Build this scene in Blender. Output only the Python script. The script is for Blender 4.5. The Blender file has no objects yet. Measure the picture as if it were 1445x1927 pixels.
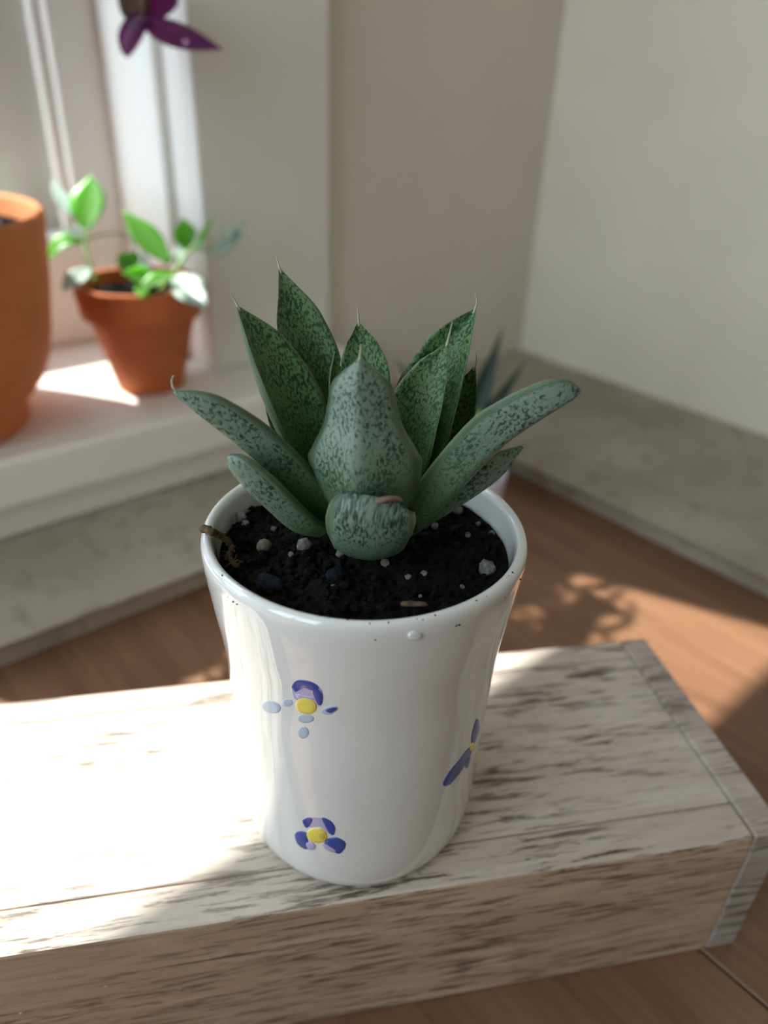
import bpy, bmesh, math, random
from mathutils import Vector, Matrix, noise

rng = random.Random(7)
SC = bpy.context.scene
COL = SC.collection

# ------------------------------------------------------------------ camera
W_PX, H_PX, F_PX = 1445.0, 1927.0, 1400.0
CAM = Vector((0, 0, 0.2889))
pitch, roll, yaw = (math.radians(v) for v in (30.56, 2.45, 41.52))
_h = Vector((math.sin(yaw), math.cos(yaw), 0))
FWD = _h * math.cos(pitch) + Vector((0, 0, -math.sin(pitch)))
_r0 = Vector((math.cos(yaw), -math.sin(yaw), 0))
_u0 = _r0.cross(FWD)
RIGHT = _r0 * math.cos(roll) + _u0 * math.sin(roll)
UP = -_r0 * math.sin(roll) + _u0 * math.cos(roll)
cam_data = bpy.data.cameras.new('camera')
cam = bpy.data.objects.new('camera', cam_data)
COL.objects.link(cam)
m = Matrix((RIGHT, UP, -FWD)).transposed().to_4x4()
m.translation = CAM
cam.matrix_world = m
cam_data.sensor_fit = 'VERTICAL'
cam_data.sensor_height = 36.0
cam_data.lens = 36.0 * F_PX / H_PX
cam_data.clip_start = 0.01
cam_data.clip_end = 100
cam_data.dof.use_dof = True
cam_data.dof.focus_distance = 0.198
cam_data.dof.aperture_fstop = 6.6
SC.camera = cam

# ------------------------------------------------------------------ light
SUN_DIR = Vector((0.43, -1.0, -1.447)).normalized()
world = bpy.data.worlds.new('sky')
SC.world = world
world.use_nodes = True
bg = world.node_tree.nodes['Background']
bg.inputs[0].default_value = (0.76, 0.88, 1.0, 1)
bg.inputs[1].default_value = 5.4
sd = bpy.data.lights.new('sun_offscreen', 'SUN')
sd.energy = 12.0
sd.angle = math.radians(0.6)
sd.color = (1.0, 0.96, 0.90)
sun = bpy.data.objects.new('sun_offscreen', sd)
COL.objects.link(sun)
sun.rotation_euler = SUN_DIR.to_track_quat('-Z', 'Y').to_euler()
sun.location = (-0.6, 3, 4)

def portal(name, loc, rot, sx, sy):
    l = bpy.data.lights.new(name, 'AREA')
    l.shape = 'RECTANGLE'; l.size = sx; l.size_y = sy
    l.cycles.is_portal = True
    o = bpy.data.objects.new(name, l)
    COL.objects.link(o); o.location = loc; o.rotation_euler = rot
portal('window_back_offscreen', (-0.397, 0.72, 0.46), (math.radians(-90), 0, 0), 1.146, 0.86)
portal('added_window_left_offscreen', (-1.62, -0.08, 1.10), (0, math.radians(-90), 0), 1.88, 1.14)  # sampling portal over the added, unseen left window; emits nothing itself

SC.view_settings.view_transform = 'Standard'
SC.view_settings.look = 'None'
SC.view_settings.gamma = 1.0
SC.view_settings.use_curve_mapping = False
SC.view_settings.exposure = 0.17
SC.cycles.use_denoising = True
SC.cycles.max_bounces = 10
SC.cycles.diffuse_bounces = 6
SC.cycles.transparent_max_bounces = 16
SC.cycles.caustics_reflective = False
SC.cycles.caustics_refractive = False
SC.cycles.sample_clamp_indirect = 6.0

# ------------------------------------------------------------------ pixel helpers
def ray(x, y):
    return RIGHT * ((x - W_PX / 2) / F_PX) - UP * ((y - H_PX / 2) / F_PX) + FWD
def on_z(x, y, z):
    d = ray(x, y); return CAM + d * ((z - CAM.z) / d.z)
def on_y(x, y, Y):
    d = ray(x, y); return CAM + d * (Y / d.y)
def at(x, y, depth):
    return CAM + ray(x, y) * depth
def depth_of(p):
    return (Vector(p) - CAM).dot(FWD)

# ------------------------------------------------------------------ mesh helpers
def link(name, me, mat=None, parent=None, smooth=False):
    o = bpy.data.objects.new(name, me)
    COL.objects.link(o)
    if mat is not None and not me.materials:
        me.materials.append(mat)
    if parent is not None:
        o.parent = parent
    if smooth:
        for p in me.polygons: p.use_smooth = True
    return o
def from_bm(name, bm, mat=None, parent=None, smooth=False):
    bmesh.ops.recalc_face_normals(bm, faces=bm.faces)
    me = bpy.data.meshes.new(name); bm.to_mesh(me); bm.free()
    return link(name, me, mat, parent, smooth)
def empty(name, loc=(0, 0, 0), rz=0.0):
    o = bpy.data.objects.new(name, None); COL.objects.link(o)
    o.location = loc; o.rotation_euler = (0, 0, rz); o.empty_display_size = 0.01
    return o
def tag(o, label, cat, group=None):
    o['label'] = label; o['category'] = cat
    if group: o['group'] = group
    return o
def struct(o, label=None):
    o['kind'] = 'structure'
    if label: o['label'] = label
    return o
def bx(bm, x0, x1, y0, y1, z0, z1):
    vs = [bm.verts.new((x, y, z)) for x in (x0, x1) for y in (y0, y1) for z in (z0, z1)]
    for f in ((0, 1, 3, 2), (4, 6, 7, 5), (0, 4, 5, 1), (2, 3, 7, 6), (0, 2, 6, 4), (1, 5, 7, 3)):
        bm.faces.new([vs[i] for i in f])
def box(name, c, mat, parent=None, bevel=0.0, seg=2):
    bm = bmesh.new(); bx(bm, *c)
    if bevel:
        bmesh.ops.bevel(bm, geom=bm.edges[:], offset=bevel, segments=seg, affect='EDGES', profile=0.5)
    return from_bm(name, bm, mat, parent)
def lathe(name, prof, mat, parent=None, seg=64, wob=None, cap=True):
    """prof: list of (r, z); closed at r=0 if cap."""
    bm = bmesh.new(); rings = []
    for i, (r, z) in enumerate(prof):
        if r < 1e-6:
            rings.append([bm.verts.new((0, 0, z))]); continue
        ring = []
        for k in range(seg):
            a = 2 * math.pi * k / seg
            rr = r + (wob(a, z) if wob else 0)
            ring.append(bm.verts.new((rr * math.cos(a), rr * math.sin(a), z)))
        rings.append(ring)
    for A, B in zip(rings, rings[1:]):
        for k in range(seg):
            k2 = (k + 1) % seg
            if len(A) == 1 and len(B) == 1: continue
            if len(A) == 1: bm.faces.new((A[0], B[k], B[k2]))
            elif len(B) == 1: bm.faces.new((A[k], A[k2], B[0]))
            else: bm.faces.new((A[k], A[k2], B[k2], B[k]))
    return from_bm(name, bm, mat, parent, True)
def catmull(P, t):
    n = len(P) - 1
    x = max(0.0, min(0.99999, t)) * n
    i = int(x); u = x - i
    p1, p2 = P[i], P[i + 1]
    p0 = P[i - 1] if i > 0 else p1 + (p1 - p2)
    p3 = P[i + 2] if i + 2 <= n else p2 + (p2 - p1)
    return 0.5 * ((2 * p1) + (p2 - p0) * u + (2 * p0 - 5 * p1 + 4 * p2 - p3) * u * u + (3 * p1 - p0 - 3 * p2 + p3) * u ** 3)
def interp(xs, ys, t):
    """smooth, overshoot-free curve through (xs, ys)"""
    n = len(xs)
    d = [(ys[i + 1] - ys[i]) / (xs[i + 1] - xs[i]) for i in range(n - 1)]
    def slope(i):
        if i == 0: return d[0]
        if i == n - 1: return d[-1]
        return 0.0 if d[i - 1] * d[i] <= 0 else 2 * d[i - 1] * d[i] / (d[i - 1] + d[i])
    for i in range(n - 1):
        if t <= xs[i + 1] or i == n - 2:
            h = xs[i + 1] - xs[i]; u = max(0.0, min(1.0, (t - xs[i]) / h))
            return (2 * u ** 3 - 3 * u * u + 1) * ys[i] + (u ** 3 - 2 * u * u + u) * h * slope(i) + (3 * u * u - 2 * u ** 3) * ys[i + 1] + (u ** 3 - u * u) * h * slope(i + 1)
def tube_into(bm, pts, r0, r1, n=6):
    rings = []
    N = len(pts)
    for i, p in enumerate(pts):
        T = (pts[min(i + 1, N - 1)] - pts[max(i - 1, 0)]).normalized()
        ref = Vector((0, 0, 1)) if abs(T.z) < 0.9 else Vector((1, 0, 0))
        A = T.cross(ref).normalized(); B = T.cross(A)
        r = r0 + (r1 - r0) * i / max(1, N - 1)
        rings.append([bm.verts.new(p + A * r * math.cos(2 * math.pi * k / n) + B * r * math.sin(2 * math.pi * k / n)) for k in range(n)])
    for A, B in zip(rings, rings[1:]):
        for k in range(n):
            bm.faces.new((A[k], A[(k + 1) % n], B[(k + 1) % n], B[k]))
    bm.faces.new(rings[0][::-1]); bm.faces.new(rings[-1])
def tube(name, pts, r0, r1, mat, parent=None, n=6, steps=14):
    P = [catmull(pts, i / steps) for i in range(steps + 1)]
    bm = bmesh.new(); tube_into(bm, P, r0, r1, n)
    return from_bm(name, bm, mat, parent, True)
def blade(name, C, widths, ref, mat, parent=None, channel=0.3, thick=0.35, keel=0.0, curl=0.0, nt=30, na=8, wpos=None, inv=None, tmin=0.0003):
    """A fleshy leaf: centre line C (list of points), half-widths in metres along it, ref = direction of the upper face.
    channel: hollow of the upper face, thick: body on the lower face, keel: ridge on the lower face (all as parts of the half-width)."""
    xs = wpos or [i / (len(widths) - 1) for i in range(len(widths))]
    bm = bmesh.new(); uvl = bm.loops.layers.uv.new('UVMap'); cl = bm.verts.layers.float_color.new('leafcol')
    rings = []; L = 0.0; prev = None; info = {}
    for i in range(nt + 1):
        t = i / nt
        c = catmull(C, t); T = (catmull(C, min(1, t + 0.01)) - catmull(C, max(0, t - 0.01))).normalized()
        R = ref if not callable(ref) else ref(t)
        N = (R - T * R.dot(T)).normalized(); S = T.cross(N)
        w = max(interp(xs, widths, t), 0.0001)
        if prev is not None: L += (c - prev).length
        prev = c
        ring = []
        cols = [(-1 + 2 * k / na, 1) for k in range(na + 1)] + [(1 - 2 * k / na, -1) for k in range(1, na)]
        for s, side in cols:
            z = channel * w * s * s * (1 if side > 0 else 1)
            if side < 0:
                z -= thick * w * math.sqrt(max(0, 1 - s * s)) + keel * w * (1 - abs(s)) ** 1.3
                z -= tmin
            p = c + S * (s * w) + N * (z + curl * w * s)
            if inv is not None: p = inv @ p
            v = bm.verts.new(p); v[cl] = (abs(s), t, 0.0 if side < 0 else 1.0, 1)
            info[v] = ((s * w * 1000 + (60 if side < 0 else 0), L * 1000))
            ring.append(v)
        rings.append(ring)
    n = len(rings[0])
    for A, B in zip(rings, rings[1:]):
        for k in range(n):
            bm.faces.new((A[k], A[(k + 1) % n], B[(k + 1) % n], B[k]))
    bm.faces.new(rings[0][::-1]); bm.faces.new(rings[-1])
    for f in bm.faces:
        for l in f.loops: l[uvl].uv = info[l.vert]
    return from_bm(name, bm, mat, parent, True)

# ------------------------------------------------------------------ material helpers
def mat(name, color=(0.5, 0.5, 0.5), rough=0.6, spec=0.5, **kw):
    M = bpy.data.materials.new(name); M.use_nodes = True
    nt = M.node_tree; b = nt.nodes['Principled BSDF']
    b.inputs['Base Color'].default_value = (*color, 1)
    b.inputs['Roughness'].default_value = rough
    b.inputs['Specular IOR Level'].default_value = spec
    for k, v in kw.items(): b.inputs[k.replace('_', ' ')].default_value = v
    return M, nt, b
def nd(nt, kind, **kw):
    n = nt.nodes.new(kind)
    for k, v in kw.items(): setattr(n, k, v)
    return n
def ramp(nt, fac, stops, interp='LINEAR'):
    r = nt.nodes.new('ShaderNodeValToRGB'); r.color_ramp.interpolation = interp
    els = r.color_ramp.elements
    while len(els) < len(stops): els.new(0.5)
    for e, (p, c) in zip(els, stops):
        e.position = p; e.color = (*c, 1) if len(c) == 3 else c
    nt.links.new(fac, r.inputs[0]); return r
def coords(nt, scale=(1, 1, 1), kind='Object', rot=(0, 0, 0)):
    tc = nt.nodes.new('ShaderNodeTexCoord'); mp = nt.nodes.new('ShaderNodeMapping')
    mp.inputs['Scale'].default_value = scale; mp.inputs['Rotation'].default_value = rot
    nt.links.new(tc.outputs[kind], mp.inputs[0]); return mp.outputs[0]
def tex_noise(nt, vec, scale, detail=4, rough=0.55, dist=0.0):
    n = nt.nodes.new('ShaderNodeTexNoise'); n.inputs['Scale'].default_value = scale
    n.inputs['Detail'].default_value = detail; n.inputs['Roughness'].default_value = rough
    n.inputs['Distortion'].default_value = dist
    nt.links.new(vec, n.inputs['Vector']); return n.outputs['Fac']
def mixc(nt, fac, a, b, mode='MIX'):
    mx = nt.nodes.new('ShaderNodeMix'); mx.data_type = 'RGBA'; mx.blend_type = mode
    for sock, v in ((mx.inputs[0], fac), (mx.inputs[6], a), (mx.inputs[7], b)):
        if isinstance(v, (int, float)): sock.default_value = v
        elif isinstance(v, tuple): sock.default_value = (*v, 1)
        else: nt.links.new(v, sock)
    return mx.outputs[2]
def bump(nt, b, height, strength, dist):
    n = nt.nodes.new('ShaderNodeBump'); n.inputs['Strength'].default_value = strength
    n.inputs['Distance'].default_value = dist
    nt.links.new(height, n.inputs['Height']); nt.links.new(n.outputs[0], b.inputs['Normal'])

def paint_mat(name, color, var=0.06, rough=0.6, scale=6, bumpd=0.0003):
    M, nt, b = mat(name, color, rough, 0.4)
    v = coords(nt)
    n = tex_noise(nt, v, scale, 5)
    r = ramp(nt, n, [(0.3, tuple(c * (1 - var) for c in color)), (0.7, tuple(min(1, c * (1 + var)) for c in color))])
    nt.links.new(r.outputs[0], b.inputs['Base Color'])
    bump(nt, b, tex_noise(nt, v, 220, 3), 0.25, bumpd)
    return M
M_WALL = paint_mat('wall_paint', (0.70, 0.65, 0.56), rough=0.8)
M_CEIL = paint_mat('ceiling_paint', (0.82, 0.80, 0.76), rough=0.85)
M_TRIM = paint_mat('trim_paint', (0.78, 0.77, 0.735), 0.03, 0.42)
M_SILL = paint_mat('sill_paint', (0.78, 0.76, 0.725), 0.05, 0.5)
M_OUT = paint_mat('render_wall', (0.17, 0.165, 0.19), 0.1, 0.9, 1.5)
M_GROUND = paint_mat('paving', (0.30, 0.29, 0.27), 0.2, 0.9, 3)

def ledge_mat():
    M, nt, b = mat('concrete_ledge', (0.35, 0.31, 0.26), 0.7, 0.3)
    v = coords(nt)
    n1 = tex_noise(nt, v, 9, 6, 0.6); n2 = tex_noise(nt, v, 55, 5, 0.65, 0.4)
    c1 = ramp(nt, n1, [(0.3, (0.27, 0.235, 0.19)), (0.7, (0.40, 0.36, 0.30))]).outputs[0]
    c2 = ramp(nt, n2, [(0.28, (0.45, 0.42, 0.38)), (0.45, (1, 1, 1))]).outputs[0]
    nt.links.new(mixc(nt, 0.8, c1, c2, 'MULTIPLY'), b.inputs['Base Color'])
    bump(nt, b, n2, 0.3, 0.0008)
    return M
M_LEDGE = ledge_mat()
def floor_mat():
    M, nt, b = mat('brown_floor_wood', (0.3, 0.16, 0.09), 0.45, 0.4)
    v = coords(nt, (14, 1.6, 14))
    n = tex_noise(nt, v, 3.0, 6, 0.6, 0.6); n2 = tex_noise(nt, coords(nt, (60, 3, 60)), 5, 4, 0.6)
    c = ramp(nt, n, [(0.25, (0.155, 0.074, 0.038)), (0.55, (0.228, 0.116, 0.063)), (0.8, (0.285, 0.152, 0.088))]).outputs[0]
    c2 = ramp(nt, n2, [(0.3, (0.72, 0.70, 0.68)), (0.55, (1, 1, 1))]).outputs[0]
    nt.links.new(mixc(nt, 0.6, c, c2, 'MULTIPLY'), b.inputs['Base Color'])
    bump(nt, b, n2, 0.15, 0.0003)
    return M
M_FLOOR = floor_mat()
def crate_mat(name, pale, mid, dark, off=(0, 0, 0)):
    M, nt, b = mat(name, mid, 0.62, 0.35)
    tc = nt.nodes.new('ShaderNodeTexCoord')
    mp = nt.nodes.new('ShaderNodeMapping'); mp.inputs['Scale'].default_value = (9, 70, 70); mp.inputs['Location'].default_value = off
    nt.links.new(tc.outputs['Object'], mp.inputs[0]); v = mp.outputs[0]
    mp2 = nt.nodes.new('ShaderNodeMapping'); mp2.inputs['Scale'].default_value = (40, 420, 420); mp2.inputs['Location'].default_value = off
    nt.links.new(tc.outputs['Object'], mp2.inputs[0])
    mp3 = nt.nodes.new('ShaderNodeMapping'); mp3.inputs['Scale'].default_value = (7, 26, 26); mp3.inputs['Location'].default_value = off
    nt.links.new(tc.outputs['Object'], mp3.inputs[0])
    broad = tex_noise(nt, v, 1.0, 6, 0.62, 0.9)
    fine = tex_noise(nt, mp2.outputs[0], 1.0, 5, 0.7, 0.3)
    patch = tex_noise(nt, mp3.outputs[0], 1.0, 3, 0.5, 0.3)
    c = ramp(nt, broad, [(0.28, tuple(x * 0.9 for x in mid)), (0.5, mid), (0.72, pale)]).outputs[0]
    # worn dark streaks where the wash is rubbed off
    streak = ramp(nt, fine, [(0.40, (1, 1, 1)), (0.50, (0, 0, 0))]).outputs[0]
    where = ramp(nt, patch, [(0.40, (0.20, 0.20, 0.20)), (0.54, (1, 1, 1))]).outputs[0]
    fac = nt.nodes.new('ShaderNodeMath'); fac.operation = 'MULTIPLY'
    nt.links.new(streak, fac.inputs[0]); nt.links.new(where, fac.inputs[1])
    nt.links.new(mixc(nt, fac.outputs[0], c, dark), b.inputs['Base Color'])
    bump(nt, b, fine, 0.35, 0.0006)
    return M
M_CTOP = crate_mat('washed_board', (0.64, 0.575, 0.505), (0.55, 0.475, 0.40), (0.12, 0.09, 0.072))
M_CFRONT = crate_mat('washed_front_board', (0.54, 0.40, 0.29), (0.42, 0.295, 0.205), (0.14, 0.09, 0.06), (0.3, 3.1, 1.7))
M_CEND = crate_mat('grey_end_board', (0.56, 0.49, 0.44), (0.45, 0.38, 0.335), (0.18, 0.14, 0.12), (1.3, 9.1, 4.7))

M_GRAIN = crate_mat('end_grain', (0.44, 0.39, 0.355), (0.34, 0.295, 0.265), (0.14, 0.11, 0.095), (4.3, 2.1, 8.7))
M_GLAZE, nt, b = mat('white_glaze', (0.78, 0.80, 0.765), 0.035, 0.6, Coat_Weight=0.6, Coat_Roughness=0.015)
v = coords(nt)
n = tex_noise(nt, v, 22, 3)
nt.links.new(ramp(nt, n, [(0.3, (0.73, 0.745, 0.73)), (0.7, (0.79, 0.80, 0.775))]).outputs[0], b.inputs['Base Color'])
bump(nt, b, tex_noise(nt, coords(nt, (1, 1, 0.35)), 60, 2), 0.10, 0.0005)

def gl_paint(name, c): return mat(name, c, 0.12, 0.6)[0]
M_BLUE = gl_paint('glaze_blue', (0.045, 0.075, 0.33))
M_LILAC = gl_paint('glaze_lilac', (0.46, 0.42, 0.62))
M_YELLOW = gl_paint('glaze_yellow', (0.80, 0.66, 0.12))
M_PALEBLUE = gl_paint('glaze_pale_blue', (0.42, 0.53, 0.65))
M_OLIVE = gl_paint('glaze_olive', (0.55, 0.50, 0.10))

def leaf_mat():
    M, nt, b = mat('mottled_leaf', (0.1, 0.2, 0.1), 0.42, 0.45)
    uv = nt.nodes.new('ShaderNodeUVMap'); uv.uv_map = 'UVMap'
    mp = nt.nodes.new('ShaderNodeMapping'); mp.inputs['Scale'].default_value = (1.0, 0.55, 1)
    nt.links.new(uv.outputs[0], mp.inputs[0])
    n1 = tex_noise(nt, mp.outputs[0], 1.5, 3, 0.6, 0.5)
    mp2 = nt.nodes.new('ShaderNodeMapping'); mp2.inputs['Scale'].default_value = (0.12, 0.09, 1)
    nt.links.new(uv.outputs[0], mp2.inputs[0])
    big = tex_noise(nt, mp2.outputs[0], 1.2, 2)
    at_ = nt.nodes.new('ShaderNodeAttribute'); at_.attribute_name = 'leafcol'
    sep = nt.nodes.new('ShaderNodeSeparateColor'); nt.links.new(at_.outputs['Color'], sep.inputs[0])
    add = nt.nodes.new('ShaderNodeMath'); add.operation = 'MULTIPLY_ADD'
    nt.links.new(big, add.inputs[0]); add.inputs[1].default_value = 0.35; nt.links.new(n1, add.inputs[2])
    # a paler, greyer outside and a greener inside
    spots = ramp(nt, add.outputs[0], [(0.60, (0, 0, 0)), (0.70, (1, 1, 1))]).outputs[0]
    cin = mixc(nt, spots, (0.010, 0.060, 0.011), (0.115, 0.21, 0.080))
    spots2 = ramp(nt, add.outputs[0], [(0.56, (0, 0, 0)), (0.70, (1, 1, 1))]).outputs[0]
    cout = mixc(nt, spots2, (0.015, 0.052, 0.034), (0.178, 0.252, 0.195))
    c = mixc(nt, sep.outputs[2], cout, cin)
    # green, unmottled foot of the leaf
    foot = ramp(nt, sep.outputs[1], [(0.10, (1, 1, 1)), (0.55, (0, 0, 0))]).outputs[0]
    fm = nt.nodes.new('ShaderNodeMath'); fm.operation = 'MULTIPLY'; fm.inputs[1].default_value = 0.75
    nt.links.new(foot, fm.inputs[0])
    c = mixc(nt, fm.outputs[0], c, (0.060, 0.130, 0.045))
    edge = ramp(nt, sep.outputs[0], [(0.93, (0, 0, 0)), (1.0, (1, 1, 1))]).outputs[0]
    em = nt.nodes.new('ShaderNodeMath'); em.operation = 'MULTIPLY'; em.inputs[1].default_value = 0.55
    nt.links.new(edge, em.inputs[0])
    c = mixc(nt, em.outputs[0], c, (0.42, 0.47, 0.36))
    nt.links.new(c, b.inputs['Base Color'])
    mp3 = nt.nodes.new('ShaderNodeMapping'); mp3.inputs['Scale'].default_value = (1, 0.8, 1)
    nt.links.new(uv.outputs[0], mp3.inputs[0])
    bump(nt, b, tex_noise(nt, mp3.outputs[0], 2.6, 3, 0.6), 0.5, 0.0004)
    return M
M_LEAF = leaf_mat()
M_SPINE = mat('pale_spine', (0.44, 0.46, 0.33), 0.5)[0]
M_SCAR = mat('brown_scar', (0.17, 0.115, 0.08), 0.7)[0]

def soil_mat(name, a, c2):
    M, nt, b = mat(name, a, 0.95, 0.12)
    v = coords(nt); n = tex_noise(nt, v, 420, 5, 0.7)
    nt.links.new(ramp(nt, n, [(0.35, a), (0.7, c2)]).outputs[0], b.inputs['Base Color'])
    bump(nt, b, n, 0.8, 0.0012)
    return M
M_SOIL = soil_mat('dark_potting_soil', (0.003, 0.0026, 0.0024), (0.014, 0.011, 0.009))
M_PERL = soil_mat('perlite', (0.10, 0.095, 0.09), (0.33, 0.32, 0.30))
M_PEB = soil_mat('tan_pebble', (0.13, 0.115, 0.085), (0.24, 0.21, 0.16))
M_CHAR = soil_mat('charcoal', (0.006, 0.008, 0.012), (0.020, 0.025, 0.034))
M_BARK = soil_mat('bark', (0.06, 0.040, 0.024), (0.22, 0.15, 0.09))

def terracotta(name, c):
    M, nt, b = mat(name, c, 0.75, 0.25)
    v = coords(nt); n = tex_noise(nt, v, 30, 5)
    nt.links.new(ramp(nt, n, [(0.3, tuple(x * 0.86 for x in c)), (0.7, tuple(min(1, x * 1.1) for x in c))]).outputs[0], b.inputs['Base Color'])
    return M
M_TERRA = terracotta('terracotta', (0.52, 0.155, 0.055))
M_ORANGE = terracotta('orange_clay', (0.60, 0.20, 0.07))

def translucent_leaf(name, c, ct, rough=0.4, tr=0.5):
    M, nt, b = mat(name, c, rough, 0.5)
    t = nt.nodes.new('ShaderNodeBsdfTranslucent'); t.inputs[0].default_value = (*ct, 1)
    mx = nt.nodes.new('ShaderNodeMixShader'); mx.inputs[0].default_value = tr
    nt.links.new(b.outputs[0], mx.inputs[1]); nt.links.new(t.outputs[0], mx.inputs[2])
    nt.links.new(mx.outputs[0], nt.nodes['Material Output'].inputs[0])
    return M
M_SUCC = translucent_leaf('green_succulent', (0.14, 0.34, 0.05), (0.34, 0.85, 0.02), 0.35, 0.6)
M_PALE = translucent_leaf('pale_blue_succulent', (0.42, 0.55, 0.47), (0.30, 0.50, 0.20), 0.4, 0.3)
M_STEM = mat('green_stem', (0.22, 0.36, 0.10), 0.5)[0]
M_PURPLE = translucent_leaf('purple_leaf', (0.10, 0.018, 0.085), (0.60, 0.03, 0.50), 0.4, 0.45)
M_BRACT = translucent_leaf('brown_bract', (0.13, 0.075, 0.06), (0.25, 0.12, 0.08), 0.5, 0.3)
M_PSTEM = mat('purple_brown_stem', (0.16, 0.08, 0.07), 0.5)[0]
M_DARKLEAF = translucent_leaf('dark_green_leaf', (0.014, 0.038, 0.028), (0.02, 0.07, 0.025), 0.3, 0.15)
M_LIME = translucent_leaf('lime_leaf', (0.30, 0.42, 0.05), (0.45, 0.55, 0.05), 0.4, 0.4)
M_LILACPOT = mat('lilac_white_pot', (0.62, 0.58, 0.72), 0.3)[0]
M_CORD = mat('cord', (0.45, 0.38, 0.28), 0.9)[0]
M_WHITEPOT = mat('hanging_pot_white', (0.72, 0.71, 0.68), 0.4)[0]

M_GLASS = bpy.data.materials.new('window_glass'); M_GLASS.use_nodes = True
nt = M_GLASS.node_tree; nt.nodes.remove(nt.nodes['Principled BSDF'])
tr = nt.nodes.new('ShaderNodeBsdfTransparent'); tr.inputs[0].default_value = (0.97, 0.985, 0.98, 1)
gs = nt.nodes.new('ShaderNodeBsdfGlossy'); gs.inputs['Roughness'].default_value = 0.02
mx = nt.nodes.new('ShaderNodeMixShader'); mx.inputs[0].default_value = 0.06
nt.links.new(tr.outputs[0], mx.inputs[1]); nt.links.new(gs.outputs[0], mx.inputs[2])
nt.links.new(mx.outputs[0], nt.nodes['Material Output'].inputs[0])
M_WATER = bpy.data.materials.new('water'); M_WATER.use_nodes = True
nt = M_WATER.node_tree; nt.nodes.remove(nt.nodes['Principled BSDF'])
tr = nt.nodes.new('ShaderNodeBsdfTransparent'); tr.inputs[0].default_value = (1, 1, 1, 1)
gs = nt.nodes.new('ShaderNodeBsdfGlossy'); gs.inputs['Roughness'].default_value = 0.03
mx = nt.nodes.new('ShaderNodeMixShader'); mx.inputs[0].default_value = 0.12
nt.links.new(tr.outputs[0], mx.inputs[1]); nt.links.new(gs.outputs[0], mx.inputs[2])
nt.links.new(mx.outputs[0], nt.nodes['Material Output'].inputs[0])

# ------------------------------------------------------------------ room
XR, YW = 0.670, 0.532            # right wall, window wall
XL, YB, ZC = -1.6, -2.6, 2.1
WX0, WX1, WZ0, WZ1 = -0.97, 0.293, 0.042, 0.90

fl = struct(box('floor', (XL - .15, XR + .15, YB - .15, YW + .17, -0.08, -0.004), M_FLOOR), 'brown wooden floor of wide boards')
k = 0; x = 0.207 - 10 * 0.253
while x < XR - 0.01:
    x1 = min(x + 0.253, XR)
    box('plank', (max(x, XL) + 0.0006, x1 - 0.0006, YB, YW, -0.004, 0.0), M_FLOOR, fl, 0.0005, 1)
    x += 0.253

bm = bmesh.new()
for c in ((XL - .15, WX0, YW, 0.70, -0.08, ZC), (WX1, XR + .15, YW, 0.70, -0.08, ZC), (WX0, WX1, YW, 0.70, -0.08, WZ0), (WX0, WX1, YW, 0.70, WZ1, ZC)):
    bx(bm, *c)
struct(from_bm('wall_back', bm, M_WALL), 'off-white painted wall holding the window')
struct(box('wall_right', (XR, XR + .15, YB - .15, YW, -0.08, ZC), M_WALL), 'plain off-white side wall of the corner')
struct(box('wall_front', (XL - .15, XR, YB - .15, YB, -0.08, ZC), M_WALL), 'plain off-white wall across the room')
SY0, SY1, SZ0, SZ1 = -0.65, 0.49, 0.16, 2.04
bm = bmesh.new()
for c in ((XL - .15, XL, YB, SY0, -0.08, ZC), (XL - .15, XL, SY1, YW, -0.08, ZC), (XL - .15, XL, SY0, SY1, -0.08, SZ0), (XL - .15, XL, SY0, SY1, SZ1, ZC)):
    bx(bm, *c)
struct(from_bm('wall_left', bm, M_WALL), 'off-white wall with an added, unseen window opening for fill daylight')
struct(box('ceiling', (XL - .15, XR + .15, YB - .15, 0.70, ZC, ZC + .1), M_CEIL), 'white ceiling')

# ledge: L-shaped curb along both walls with a rounded front edge
bm = bmesh.new()
poly = [(XL, 0.365), (0.457, 0.365), (0.457, YB), (XR, YB), (XR, YW), (XL, YW)]
lo = [bm.verts.new((x, y, 0)) for x, y in poly]; hi = [bm.verts.new((x, y, 0.018)) for x, y in poly]
bm.faces.new(lo[::-1]); bm.faces.new(hi)
for i in range(6):
    bm.faces.new((lo[i], lo[(i + 1) % 6], hi[(i + 1) % 6], hi[i]))
bm.edges.ensure_lookup_table()
ed = [e for e in bm.edges if {e.verts[0], e.verts[1]} in ({hi[0], hi[1]}, {hi[1], hi[2]})]
bmesh.ops.bevel(bm, geom=ed, offset=0.011, segments=6, affect='EDGES', profile=0.5)
struct(from_bm('trim_1', bm, M_LEDGE), 'grey stone ledge with a rounded edge running along both walls')

# window
SH = 0.076
win = struct(empty('window_1', (-0.35, 0.6, SH)), 'white painted window with sill, jamb and sash'); 
inv_w = Matrix.Translation((0.35, -0.6, -SH))
def wpart(name, c, m_, bevel=0.0015, parent=win, seg=2):
    o = box(name, c, m_, None, bevel, seg)
    o.data.transform(inv_w); o.parent = parent; return o
wpart('sill_board', (-1.0, 0.398, 0.470, 0.66, 0.050, SH), M_SILL, 0.001)
wpart('sill_nosing', (-1.0, 0.398, 0.455, 0.470, 0.042, SH), M_TRIM, 0.004, seg=3)
wpart('apron', (-0.98, 0.392, 0.466, YW, 0.0182, 0.0418), M_TRIM, 0.001)
wpart('casing', (0.273, 0.388, 0.521, YW, SH, 1.0), M_TRIM, 0.002)
wpart('casing', (-1.08, -0.95, 0.521, YW, SH, 1.0), M_TRIM, 0.002)
wpart('casing', (-0.9495, 0.2725, 0.521, YW, 0.886, 1.0), M_TRIM, 0.002)
wpart('jamb', (0.2732, 0.2928, YW, 0.70, SH, 0.885), M_TRIM, 0.001)
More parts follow.
